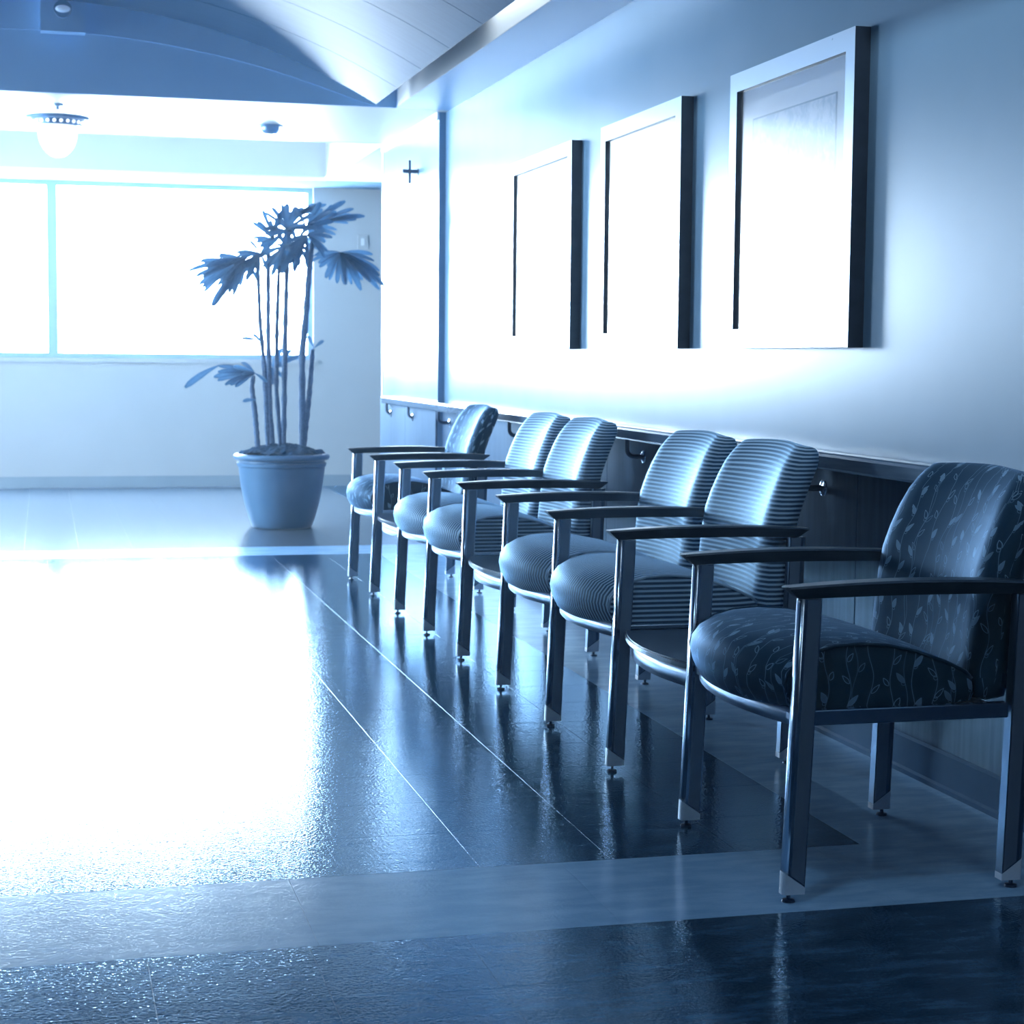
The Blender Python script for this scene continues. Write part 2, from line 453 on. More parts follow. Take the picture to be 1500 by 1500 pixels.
# the rest of the floor, outside the photograph, as plain strips of the same tiles
def rest(mat, name, rects):
    bm = bmesh.new()
    for x0, x1, y0, y1 in rects: box(bm, x0, x1, y0, y1, -0.012, -0.0001)
    o = finish(bm, name, mat, floor); o['kind'] = 'stuff'
rest(M['dark_tile'], 'outlying_dark_tiles', [(-1.84, XD - NCOL * T - G, Y0, Y1), (-2.3, XW + 0.01 - 9 * T - G, YD - 3 * T, YD), (-2.3, 2.3, YNEAR, YD - 3 * T - G), (2.325, 4.5, 12.50, YB)])
rest(M['light_tile'], 'outlying_light_tiles', [(-2.3, -1.842, Y0, Y1), (-2.3, XW + 0.03 - 5 * 0.61 - G, YD, Y0), (XLL, XW + 0.03 - 5 * 0.61 - G, Y1, YP), (XLL, -2.302, YL - 0.1, Y1 - G)])
rest(M['mid_tile'], 'outlying_pale_tiles', [(XLL, 2.32 - 10 * T - G, YP, YB)])

# ---- walls
wall_right = boxo('wall_right', M['wall'], XW, 2.9, YNEAR, 10.61, 0, 3.3, kind='structure')
boxo('far_section', M['wall'], XF, 2.9, 10.61, YEND, 0, 3.3, wall_right)
boxo('crown_strip', M['trim'], XF - 0.012, XF + 0.01, 10.615, YEND, ZC - 0.042, ZC, wall_right)
boxo('corner_bead', M['trim'], XF - 0.004, XF + 0.02, YEND - 0.03, YEND + 0.004, 0, ZC - 0.042, wall_right)
# wainscot panels with recessed joints
seams = [YNEAR, -2.4, -1.2, 0.0, 1.22, 2.44, 3.66, 4.88, 6.10, 7.32, 8.54, 9.60, 10.60]
me_cache = {}
for a, b in zip(seams, seams[1:]):
    if b <= 1.3: continue
    boxo('wainscot_panel', M['wainscot'], XW - 0.012, XW + 0.02, a + 0.002, b - 0.002, 0.10, 0.845, wall_right, bev=0.0015)
for a, b in ((10.61, 11.55), (11.55, YEND)):
    boxo('wainscot_panel', M['wainscot'], XF - 0.012, XF + 0.02, a + 0.002, b - 0.002, 0.10, 0.845, wall_right, bev=0.0015)
bb = bmesh.new()
prism(bb, [(XW - 0.026, 0), (XW + 0.02, 0), (XW + 0.02, 0.105), (XW - 0.014, 0.105), (XW - 0.020, 0.098), (XW - 0.020, 0.018), (XW - 0.026, 0.012)], 'y', YNEAR, 10.608)
finish(bb, 'baseboard_right', M['base']).__setitem__('kind', 'structure')
bb = bmesh.new()
prism(bb, [(XF - 0.026, 0), (XF + 0.02, 0), (XF + 0.02, 0.105), (XF - 0.014, 0.105), (XF - 0.020, 0.098), (XF - 0.020, 0.018), (XF - 0.026, 0.012)], 'y', 10.609, YEND)
finish(bb, 'baseboard_right_far', M['base']).__setitem__('kind', 'structure')

boxo('wall_left', M['left_wall'], -2.9, -XW, YNEAR, YL, 0, 3.3, kind='structure')
boxo('wall_front', M['left_wall'], -2.9, 2.9, YNEAR - 0.2, YNEAR, 0, 3.3, kind='structure')
boxo('wall_lobby_right', M['far_wall'], 4.5, 4.7, YEND - 0.3, YB + 0.2, 0, 3.3, kind='structure')
SY0, SY1 = 9.7, 13.3                       # added side window of the lobby, out of view, brightens the chairs
bm = bmesh.new()
box(bm, XLL - 0.2, XLL, YL - 0.3, SY0, 0, 3.3); box(bm, XLL - 0.2, XLL, SY1, YB + 0.2, 0, 3.3)
box(bm, XLL - 0.2, XLL, SY0, SY1, 0, 1.105); box(bm, XLL - 0.2, XLL, SY0, SY1, 2.535, 3.3)
finish(bm, 'wall_lobby_left', M['far_wall']).__setitem__('kind', 'structure')
boxo('wall_lobby_near_right', M['wall'], 2.9, 4.7, YEND - 0.3, YEND, 0, 3.3, kind='structure')
boxo('wall_lobby_near_left', M['wall'], XLL - 0.2, -2.9, YL - 0.3, YL, 0, 3.3, kind='structure')
# back wall with the window opening
WX0, WX1, WZ0, WZ1 = -2.09, 2.25, 1.085, 2.549
bm = bmesh.new()
box(bm, XLL - 0.2, 4.7, YB, YB + 0.2, 0, WZ0)
box(bm, XLL - 0.2, WX0, YB, YB + 0.2, WZ0, 3.3)
box(bm, WX1, 4.7, YB, YB + 0.2, WZ0, 3.3)
box(bm, WX0, WX1, YB, YB + 0.2, WZ1, 3.3)
wall_back = finish(bm, 'wall_back', M['far_wall']); wall_back['kind'] = 'structure'
boxo('baseboard_back', M['far_base'], XLL, 4.5, YB - 0.016, YB + 0.01, 0, 0.095, kind='structure')
# windows
muls = [(-2.12, -2.06), (0.052, 0.112)]
edges = [WX0, 0.082, WX1]
for k in range(2):
    a, b = edges[k], edges[k + 1]
    w = empty('window_%d' % (k + 1), ((a + b) / 2, YB + 0.09, (WZ0 + WZ1) / 2)); w['kind'] = 'structure'
    bm = bmesh.new(); fw = 0.042; cx = (a + b) / 2; cz = (WZ0 + WZ1) / 2; hx = (b - a) / 2; hz = (WZ1 - WZ0) / 2
    box(bm, -hx, -hx + fw, -0.03, 0.03, -hz, hz); box(bm, hx - fw, hx, -0.03, 0.03, -hz, hz)
    box(bm, -hx + fw, hx - fw, -0.03, 0.03, -hz, -hz + fw); box(bm, -hx + fw, hx - fw, -0.03, 0.03, hz - fw, hz)
    finish(bm, 'window_frame', M['window_frame'], w)
    bm = bmesh.new()
    vv = [bm.verts.new(p) for p in ((-hx + fw, 0, -hz + fw), (hx - fw, 0, -hz + fw), (hx - fw, 0, hz - fw), (-hx + fw, 0, hz - fw))]
    bm.faces.new(vv)
    finish(bm, 'window_pane', M['window_glass'], w)
    portal(cx, YB + 0.05, cz, b - a - 0.05, WZ1 - WZ0 - 0.05)
w = empty('window_3', (XLL - 0.09, (SY0 + SY1) / 2, (WZ0 + WZ1) / 2)); w['kind'] = 'structure'  # added opening that lights the chair fronts
hy, hz = (SY1 - SY0) / 2, (WZ1 - WZ0) / 2
bm = bmesh.new(); fw = 0.028
box(bm, -0.03, 0.03, -hy, -hy + fw, -hz, hz); box(bm, -0.03, 0.03, hy - fw, hy, -hz, hz)
box(bm, -0.03, 0.03, -hy + fw, hy - fw, -hz, -hz + fw); box(bm, -0.03, 0.03, -hy + fw, hy - fw, hz - fw, hz)
finish(bm, 'window_frame', M['window_frame'], w)
bm = bmesh.new()
bm.faces.new([bm.verts.new(p) for p in ((0, -hy + fw, -hz + fw), (0, hy - fw, -hz + fw), (0, hy - fw, hz - fw), (0, -hy + fw, hz - fw))])
finish(bm, 'window_pane', M['window_glass'], w)
portal(XLL - 0.05, (SY0 + SY1) / 2, (WZ0 + WZ1) / 2, SY1 - SY0 - 0.05, WZ1 - WZ0 - 0.05, math.pi / 2)
boxo('trim_1', M['far_wall'], WX0 - 0.03, WX1 + 0.03, YB - 0.03, YB + 0.06, WZ0 - 0.035, WZ0, kind='structure')

# ---- ceiling
ceiling = boxo('ceiling', M['soffit'], XLL - 0.2, 4.7, YNEAR, YB + 0.2, 3.2, 3.3, kind='structure')
XS = 1.985
for nm, x0, x1 in (('right', XS, 2.31), ('left', -2.31, -XS)):
    boxo('soffit', M['soffit'], x0, x1, YNEAR, YV, ZC, 3.2, ceiling)
# flat lowered ceiling round the lobby tray, with its tympanum face
bm = bmesh.new()
box(bm, XLL - 0.1, 4.7, YV, YT0, ZC, 3.2)
box(bm, XLL - 0.1, 4.7, YT1, YB + 0.05, ZC + 0.006, 3.2)
box(bm, XLL - 0.1, -XF, YT0, YT1, ZC, 3.2)
box(bm, XLL - 0.1, -2.31, YL - 0.3, YV, ZC, 3.2)
box(bm, XF - 0.01, 4.7, YT0, YT1, ZC, 3.2)
finish(bm, 'lowered_ceiling', M['white_paint'], ceiling)
boxo('window_head', M['head'], XLL - 0.1, 4.7, YT1 + 0.002, YB + 0.05, ZC, ZC + 0.006, ceiling)  # thin sheet under the ceiling, coloured as its backlit underside
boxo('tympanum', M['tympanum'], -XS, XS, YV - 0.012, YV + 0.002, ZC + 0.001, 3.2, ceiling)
bm = bmesh.new()
tw = 0.022
box(bm, -XF, XF - 0.01, YT1 - 0.012, YT1 + 0.001, ZC - 0.003, ZC + tw)
box(bm, XF - 0.022, XF - 0.009, YT0, YT1, ZC - 0.003, ZC + tw)
box(bm, -XF, XF - 0.01, YT0 - 0.001, YT0 + 0.012, ZC - 0.003, ZC + tw)
finish(bm, 'trim_2', M['trim']).__setitem__('kind', 'structure')
# vault panels
VR, VC = 3.68, 2.985 - 3.68
a1 = math.asin(1.80 / VR)
def arc(r, a): return (r * math.sin(a), VC + r * math.cos(a))
def vault_bm(y0, y1, r0, r1, a_lo, a_hi, n=28):
    bm = bmesh.new()
    inn = [arc(r0, a_lo + (a_hi - a_lo) * i / n) for i in range(n + 1)]
    out = [arc(r1, a_lo + (a_hi - a_lo) * i / n) for i in range(n + 1)]
    V = [[bm.verts.new((p[0], y, p[1])) for p in L] for y in (y0, y1) for L in (inn, out)]
    for i in range(n):
        bm.faces.new((V[0][i], V[0][i + 1], V[2][i + 1], V[2][i]))
        bm.faces.new((V[1][i], V[3][i], V[3][i + 1], V[1][i + 1]))
        bm.faces.new((V[0][i], V[1][i], V[1][i + 1], V[0][i + 1]))
        bm.faces.new((V[2][i], V[2][i + 1], V[3][i + 1], V[3][i]))
    for i in (0, n):
        bm.faces.new((V[0][i], V[2][i], V[3][i], V[1][i]))
    return bm
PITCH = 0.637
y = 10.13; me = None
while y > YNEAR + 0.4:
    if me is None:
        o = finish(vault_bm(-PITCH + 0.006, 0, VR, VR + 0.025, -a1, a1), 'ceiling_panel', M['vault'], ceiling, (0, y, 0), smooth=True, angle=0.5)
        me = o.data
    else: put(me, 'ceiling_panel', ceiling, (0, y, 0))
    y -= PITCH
# arched rib on the tympanum and the bracket at its crown
bm = bmesh.new(); rows = []
for k in range(33):
    x = -1.86 + 3.72 * k / 32
    zl = max(2.556, 2.885 - 5.2 + math.sqrt(5.2 ** 2 - x * x))
    rows.append([bm.verts.new((x, y_, z_)) for y_ in (YV - 0.022, YV - 0.012) for z_ in (zl, 3.19)])
for a, b in zip(rows, rows[1:]):
    for i, j in ((0, 1), (1, 3), (3, 2), (2, 0)): bm.faces.new((a[i], a[j], b[j], b[i]))
for a in (rows[0], rows[-1]): bm.faces.new((a[0], a[1], a[3], a[2]))
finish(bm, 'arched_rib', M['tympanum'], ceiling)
for nm_, x in (('fascia', XS - 0.004), ('fascia', -XS)):
    boxo(nm_, M['white_paint'], x, x + 0.004, YNEAR, YV - 0.07, ZC + 0.001, 3.19, ceiling)
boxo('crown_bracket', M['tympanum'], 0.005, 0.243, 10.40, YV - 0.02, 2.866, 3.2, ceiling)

# ---- handrail
rail = tag(empty('handrail', (2.235, 6.0, 0.80)), 'long wooden handrail on curved brackets along right wall', 'handrail')
bm = bmesh.new()
prof = [(-0.030, 0.004), (-0.024, -0.003), (0.0, -0.005), (0.030, -0.005), (0.052, -0.002), (0.053, 0.044), (0.03, 0.047), (-0.022, 0.047), (-0.028, 0.043), (-0.031, 0.036)]
prism(bm, prof, 'y', -8.0, 6.17)
# rounded far end
n_ = len(prof)
endc = [bm.verts.new((p[0] * 0.62, 6.215, 0.023 + (p[1] - 0.023) * 0.7)) for p in prof]
bm.faces.new(endc)
far = [v for v in bm.verts if abs(v.co.y - 6.17) < 1e-6]
far = sorted(far, key=lambda v: [i for i, p in enumerate(prof) if abs(p[0] - v.co.x) < 1e-6 and abs(p[1] - v.co.z) < 1e-6][0])
ff = [f for f in bm.faces if all(abs(v.co.y - 6.17) < 1e-6 for v in f.verts)]
bmesh.ops.delete(bm, geom=ff, context='FACES_ONLY')
for i in range(n_): bm.faces.new((far[i], far[(i + 1) % n_], endc[(i + 1) % n_], endc[i]))
finish(bm, 'rail', M['rail'], rail, (0, 0, 0.012), smooth=True, angle=0.2)
def bracket(yy, wx):
    bm = bmesh.new()
    P = [(-0.016, 0, 0.012), (-0.016, 0, -0.028)]
    for k in range(1, 7):
        a = math.pi / 2 * k / 6
        P.append((-0.016 + 0.03 * (1 - math.cos(a)), 0, -0.028 - 0.03 * math.sin(a)))
    P.append((wx, 0, -0.058))
    tube(bm, P, 0.0095, 10)
    b = finish(bm, 'bracket', M['dark_metal'], rail, (0, yy - 6.0, 0), smooth=True, angle=0.8)
    bm = bmesh.new()
    lathe(bm, [(0, 0.010), (0.010, 0.010), (0.024, 0.004), (0.026, -0.001), (0.0, -0.001)], seg=16)
    bmesh.ops.rotate(bm, verts=bm.verts, cent=(0, 0, 0), matrix=Matrix.Rotation(-math.pi / 2, 3, 'Y'))
    finish(bm, 'flange', M['chrome'], b, (wx, 0, -0.058), smooth=True, angle=0.6)
for yy in (12.05, 11.3): bracket(yy, XF - 0.012 - 2.235)
for yy in (10.40, 8.72, 6.84, 5.12, 3.4, 1.7): bracket(yy, XW - 0.012 - 2.235)

# ================================================================ WAITING CHAIRS
XL = 1.505                 # front leg line
DEP = 0.503                # front to rear leg line
CW = 0.63

def uv_layers(bm):
    return bm.loops.layers.uv.new('cloth'), bm.loops.layers.uv.new('stripe')

def seat_mesh():
    bm = bmesh.new(); L1, L2 = uv_layers(bm)
    prof = [(-0.030, 0.386), (-0.058, 0.400), (-0.073, 0.428), (-0.078, 0.458), (-0.073, 0.487), (-0.054, 0.513), (-0.018, 0.533), (0.04, 0.545), (0.12, 0.549), (0.20, 0.544), (0.28, 0.529), (0.35, 0.505), (0.405, 0.474), (0.428, 0.452), (0.432, 0.43), (0.425, 0.405)]
    hw = 0.288
    NT = 16
    ts = [-1 + 2 * i / NT for i in range(NT + 1)]
    arcs = [0]
    for p, q in zip(prof, prof[1:]): arcs.append(arcs[-1] + math.hypot(q[0] - p[0], q[1] - p[1]))
    grid = []
    for t in ts:
        row = []
        for i, (x, z) in enumerate(prof):
            wgt = max(0.0, min(1.0, (0.30 - x) / 0.30)) ** 1.3
            xx = x + 0.062 * t * t * wgt
            zz = z
            if z > 0.44: zz = z - 0.014 * abs(t) ** 3 * min(1, (z - 0.44) / 0.06)
            if i <= 2: zz = z + 0.010 * t * t
            yy = t * hw * (1.0 if x < 0.3 else 1.0 - 0.10 * ((x - 0.3) / 0.13) ** 2)
            row.append((xx, yy, zz))
        grid.append(row)
    V = [[bm.verts.new(p) for p in row] for row in grid]
    for j in range(NT):
        for i in range(len(prof) - 1):
            f = bm.faces.new((V[j][i], V[j + 1][i], V[j + 1][i + 1], V[j][i + 1])); f.smooth = True
            for lp in f.loops:
                for jj in (j, j + 1):
                    for ii in (i, i + 1):
                        if lp.vert is V[jj][ii]:
                            lp[L1].uv = (ts[jj] * hw + 0.4, arcs[ii]); lp[L2].uv = (ts[jj] * hw + 0.5, 0)
    # underside
    for j in range(NT):
        f = bm.faces.new((V[j][0], V[j][-1], V[j + 1][-1], V[j + 1][0]))
        for lp in f.loops: lp[L1].uv = (0.01, 0.01); lp[L2].uv = (0.001, 0)
    # boxed sides: own vertices so the seam is crisp
    for j in (0, NT):
        top = [bm.verts.new(p) for p in grid[j]]
        zb = 0.400
        n = len(top)
        # outward bulging mid row
        sgn = 1 if j else -1
        mids, bots = [], []
        for i, p in enumerate(grid[j]):
            zz = min(p[2], zb + 0.0) if False else zb
            mids.append(bm.verts.new((p[0] * 0.985 + 0.004, p[1] + sgn * 0.008, (p[2] * 0.55 + zz * 0.45))))
        lo = [bm.verts.new((p[0] * 0.96 + 0.010, p[1] + sgn * 0.003, min(zb, p[2]))) for p in grid[j]]
        for A, B in ((top, mids), (mids, lo)):
            for i in range(n - 1):
                try: f = bm.faces.new((A[i], A[i + 1], B[i + 1], B[i]))
                except ValueError: continue
                f.smooth = True
                for lp in f.loops:
                    c = lp.vert.co
                    lp[L1].uv = (c.x + 1.3 + j, c.z); lp[L2].uv = (c.z, 0)
    me = bpy.data.meshes.new('seat_cushion'); bmesh.ops.recalc_face_normals(bm, faces=bm.faces[:])
    bm.to_mesh(me); bm.free()
    # piping tubes along both upper side seams
    mps = []
    for j in (0, NT):
        bm = bmesh.new()
        tube(bm, [Vector(p) for p in grid[j][2:-2]], 0.0042, 6)
        for f in bm.faces: f.smooth = True
        L1, L2 = uv_layers(bm)
        for f in bm.faces:
            for lp in f.loops: lp[L1].uv = (0.012, 0.01); lp[L2].uv = (0.0062, 0)
        mp = bpy.data.meshes.new('piping'); bm.to_mesh(mp); bm.free()
        mps.append(mp)
    return me, mps

def back_mesh():
    bm = bmesh.new(); L1, L2 = uv_layers(bm)
    lev = [(0.402, .430, .06, .268), (0.408, .426, .075, .276), (0.45, .431, .080, .280), (0.50, .438, .080, .281), (0.56, .444, .080, .281), (0.62, .450, .080, .281), (0.68, .460, .080, .280), (0.73, .477, .080, .278), (0.78, .498, .080, .274), (0.82, .519, .078, .268), (0.848, .538, .070, .260), (0.866, .553, .058, .250), (0.878, .566, .042, .238), (0.884, .577, .020, .226)]
    nf = 20
    rings = []; arcl = 0; prev = None
    for (z, x, d, hw) in lev:
        if prev: arcl += math.hypot(z - prev[0], x - prev[1])
        prev = (z, x)
        ring = []
        conc = 0.045 * min(1, max(0, (z - 0.40) / 0.08)) 
        rc = min(0.022, d * 0.42)
        # front, from -hw to +hw (concave: edges come forward)
        for i in range(nf + 1):
            t = -1 + 2 * i / nf
            e = max(0.0, (abs(t) - 0.76) / 0.24)
            ring.append((x + conc * (1 - t * t) - conc * 0.45 + (rc + 0.012 * min(1, (z - 0.40) / 0.08)) * e * e, t * hw, z + 0.010 * (1 - t * t) * (1 if z > .8 else 0), t * hw))
        xr = x + d
        ring.append((x + d * 0.5, hw + 0.004, z, hw + d * 0.5))
        for i in range(5):
            t = 1 - 2 * i / 4
            ring.append((xr + 0.012 * (1 - t * t), t * hw * 0.975, z, 1.0 + t * hw))
        ring.append((x + d * 0.5, -hw - 0.004, z, -hw - d * 0.5))
        rings.append((ring, arcl))
    V = [[bm.verts.new(p[:3]) for p in r] for r, a in rings]
    m = len(V[0])
    for k in range(len(V) - 1):
        for i in range(m):
            j = (i + 1) % m
            f = bm.faces.new((V[k][i], V[k][j], V[k + 1][j], V[k + 1][i])); f.smooth = True
            ua, ub = rings[k][0][i][3], rings[k][0][j][3]
            if abs(ua - ub) > 0.4: ub = ua + 0.05 if ub < ua else ua - 0.05
            for lp in f.loops:
                for kk in (k, k + 1):
                    if lp.vert is V[kk][i]: lp[L1].uv = (ua + 0.5, rings[kk][1]); lp[L2].uv = (rings[kk][1], 0)
                    if lp.vert is V[kk][j]: lp[L1].uv = (ub + 0.5, rings[kk][1]); lp[L2].uv = (rings[kk][1], 0)
    for k in (0, -1):
        f = bm.faces.new(V[k])
        for lp in f.loops: lp[L1].uv = (0.01, 0.01); lp[L2].uv = (rings[k][1], 0)
    bmesh.ops.recalc_face_normals(bm, faces=bm.faces[:])
    me = bpy.data.meshes.new('backrest'); bm.to_mesh(me); bm.free()
    return me

ZA = 0.638                 # top of the legs / underside of the arms
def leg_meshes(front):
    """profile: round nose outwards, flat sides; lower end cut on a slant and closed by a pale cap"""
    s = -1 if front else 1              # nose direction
    w, d = 0.014, 0.024                 # half thickness (y), half depth (x)
    sg = lambda v, p: math.copysign(abs(v) ** p, v)
    nose = [(s * (d - 0.009 + 0.009 * sg(math.cos(a), 0.55)), w * sg(math.sin(a), 0.72)) for a in [math.pi / 2 - math.pi * k / 12 for k in range(13)]]
    back = [(-s * d, -w), (-s * d, w)]
    out = nose + back
    def rake(z): return (0.022 if front else 0.016) * (z - 0.1) / 0.54
    bm = bmesh.new()
    def zc(x): return 0.028 + (0.034 * (1 + s * x / d) * 0.5 + 0.004)  # slanted cut: high at the nose
    A = [bm.verts.new((x + rake(zc(x)), y, zc(x))) for x, y in out]
    B = [bm.verts.new((x + rake(ZA), y, ZA)) for x, y in out]
    n = len(out)
    for i in range(n):
        bm.faces.new((A[i], A[(i + 1) % n], B[(i + 1) % n], B[i])).smooth = i < 12
    bm.faces.new(A); bm.faces.new(B)
    bmesh.ops.recalc_face_normals(bm, faces=bm.faces[:])
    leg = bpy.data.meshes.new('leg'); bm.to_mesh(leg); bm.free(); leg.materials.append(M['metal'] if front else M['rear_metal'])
    # dark side inlays: shallow plates on both flat faces
    bm = bmesh.new()
    xa, xb = -s * (d - 0.003), s * (d - 0.016)
    for sy in (-1, 1):
        y0, y1 = sy * (w - 0.001), sy * (w + 0.0012)
        q = [(xa, zc(xa) + 0.004), (xb, zc(xb) + 0.004), (xb, ZA - 0.002), (xa, ZA - 0.002)]
        a = [bm.verts.new((x + rake(z), y0, z)) for x, z in q]; b = [bm.verts.new((x + rake(z), y1, z)) for x, z in q]
        bm.faces.new(a); bm.faces.new(b)
        for i in range(4): bm.faces.new((a[i], a[(i + 1) % 4], b[(i + 1) % 4], b[i]))
    bmesh.ops.recalc_face_normals(bm, faces=bm.faces[:])
    inlay = bpy.data.meshes.new('side_inlay'); bm.to_mesh(inlay); bm.free(); inlay.materials.append(M['inlay'])
    # pale cap
    bm = bmesh.new()
    A = [bm.verts.new((x * 1.02 + rake(0.022), y * 1.05, 0.018)) for x, y in out]
    B = [bm.verts.new((x * 1.02 + rake(zc(x)), y * 1.05, zc(x))) for x, y in out]
    for i in range(n): bm.faces.new((A[i], A[(i + 1) % n], B[(i + 1) % n], B[i]))
    bm.faces.new(A); bm.faces.new(B)
    bmesh.ops.recalc_face_normals(bm, faces=bm.faces[:])
    cap = bpy.data.meshes.new('foot_cap'); bm.to_mesh(cap); bm.free(); cap.materials.append(M['cap'])
    bm = bmesh.new()
    cx = rake(0.02) + s * 0.006
    lathe(bm, [(0, 0.022), (0.0045, 0.022), (0.0045, 0.007), (0.013, 0.005), (0.014, 0.0), (0, 0.0)], cx, 0, 12)
    bmesh.ops.recalc_face_normals(bm, faces=bm.faces[:])
    gl = bpy.data.meshes.new('glide'); bm.to_mesh(gl); bm.free(); gl.materials.append(M['dark_metal'])
    return leg, inlay, cap, gl

def arm_mesh():
    """flat arched arm: top longer and wider than the underside, ends undercut to a point"""
    bm = bmesh.new()
    N_ = 14
    x0, x1 = -0.030, 0.548
    rows = []
    for i in range(N_ + 1):
        t = i / N_
        x = x0 + (x1 - x0) * t
        zt = 0.664 + 0.010 * (1 - (2 * t - 1) ** 2)
        e = min(1, min(t, 1 - t) * N_ / 1.0)
        xb = x0 + 0.026 + (x1 - x0 - 0.052) * t          # underside is shorter
        zb = 0.638 + 0.004 * (1 - (2 * t - 1) ** 2)
        wt = 0.0275 - 0.006 * (2 * t - 1) ** 4; wb = wt - 0.012
        rows.append([bm.verts.new(p) for p in ((x, -wt, zt - 0.0045), (x, -wt + 0.003, zt), (x, wt - 0.003, zt), (x, wt, zt - 0.0045), (xb, wb, zb), (xb, -wb, zb))])
    for a, b in zip(rows, rows[1:]):
        for i in range(6):
            bm.faces.new((a[i], a[(i + 1) % 6], b[(i + 1) % 6], b[i]))
    bm.faces.new(rows[0]); bm.faces.new(rows[-1])
    bmesh.ops.recalc_face_normals(bm, faces=bm.faces[:])
    me = bpy.data.meshes.new('armrest'); bm.to_mesh(me); bm.free(); me.materials.append(M['arm'])
    return me

def curved_strip(half, xc, xe, th, z0, z1, n=14):
    """apron bowed forwards between two legs"""
    bm = bmesh.new()
    rows = []
    for i in range(n + 1):
        t = -1 + 2 * i / n
        x = xc + (xe - xc) * t * t
        rows.append([bm.verts.new(p) for p in ((x, t * half, z0), (x, t * half, z1), (x + th, t * half, z1), (x + th, t * half, z0))])
    for a, b in zip(rows, rows[1:]):
        for i in range(4):
            f = bm.faces.new((a[i], a[(i + 1) % 4], b[(i + 1) % 4], b[i])); f.smooth = i in (0, 2)
    bm.faces.new(rows[0]); bm.faces.new(rows[-1])
    for e in bm.edges:
        if len(e.link_faces) == 2 and e.calc_face_angle(0) > 0.6: e.smooth = False
    return bm

SEAT, PIPE = seat_mesh(); BACK = back_mesh()
def with_mat(me, mat):
    c = me.copy(); c.materials.clear(); c.materials.append(mat); return c
CLOTH = {k: (with_mat(SEAT, M[k]), [with_mat(p, M[k]) for p in PIPE], with_mat(BACK, M[k])) for k in ('striped', 'vine')}
LEGF, LEGR, ARM = leg_meshes(True), leg_meshes(False), arm_mesh()
bm = curved_strip(CW / 2 - 0.015, -0.036, 0.012, 0.014, 0.366, 0.402)
bmesh.ops.recalc_face_normals(bm, faces=bm.faces[:])
APRON = bpy.data.meshes.new('front_apron'); bm.to_mesh(APRON); bm.free(); APRON.materials.append(M['satin'])
bm = box(bmesh.new(), 0.02, DEP - 0.02, -0.010, 0.010, 0.372, 0.405, 0.003)
SIDE = bpy.data.meshes.new('side_rail'); bmesh.ops.recalc_face_normals(bm, faces=bm.faces[:]); bm.to_mesh(SIDE); bm.free(); SIDE.materials.append(M['metal'])
bm = box(bmesh.new(), 0.0, DEP - 0.03, -CW / 2 + 0.03, CW / 2 - 0.03, 0.378, 0.392)
PAN = bpy.data.meshes.new('seat_pan'); bmesh.ops.recalc_face_normals(bm, faces=bm.faces[:]); bm.to_mesh(PAN); bm.free(); PAN.materials.append(M['dark_metal'])
bm = box(bmesh.new(), DEP - 0.012, DEP + 0.012, -CW / 2 + 0.012, CW / 2 - 0.012, 0.43, 0.46)
BKT = bpy.data.meshes.new('back_rail'); bmesh.ops.recalc_face_normals(bm, faces=bm.faces[:]); bm.to_mesh(BKT); bm.free(); BKT.materials.append(M['metal'])

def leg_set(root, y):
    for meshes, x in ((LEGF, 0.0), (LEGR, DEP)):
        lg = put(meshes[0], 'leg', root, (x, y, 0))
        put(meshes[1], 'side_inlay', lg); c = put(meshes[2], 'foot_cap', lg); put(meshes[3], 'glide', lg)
    put(ARM, 'armrest', root, (0, y, 0))
    put(SIDE, 'side_rail', root, (0, y, 0))

def chair(yc, kind, label, sides=(-1, 1), group=None):
    r = tag(empty('waiting_chair', (XL, yc, 0)), label, 'chair', group)
    s, p, b = CLOTH[kind]
    sc = put(s, 'seat_cushion', r); [put(q, 'piping', sc) for q in p]
    put(b, 'backrest', r)
    for sd in sides: leg_set(r, sd * CW / 2)
    put(APRON, 'front_apron', r); put(PAN, 'seat_pan', r); put(BKT, 'back_rail', r)
    return r

# leg lines from near to far: chair, table, two chairs, table, two chairs, table, chair
yF = 3.475
chair(yF + CW / 2, 'vine', 'dark armchair in leafy vine fabric, nearest and largest in the row')
yE = yF + CW + 0.597
chair(yE + CW / 2, 'striped', 'striped armchair right behind the nearest side table, with nearer arm free')
chair(yE + CW * 1.5, 'striped', 'striped chair beyond it sharing an arm, just before the middle side table', sides=(1,))
yC = yE + 2 * CW + 0.613
chair(yC + CW / 2, 'striped', 'striped armchair just past the middle side table, below the middle bracket of rail')
chair(yC + CW * 1.5, 'striped', 'farthest striped chair, next to the farthest side table', sides=(1,))
yA = yC + 2 * CW + 0.620
chair(yA + CW / 2, 'vine', 'dark leafy-fabric armchair at far end of row near potted palm')

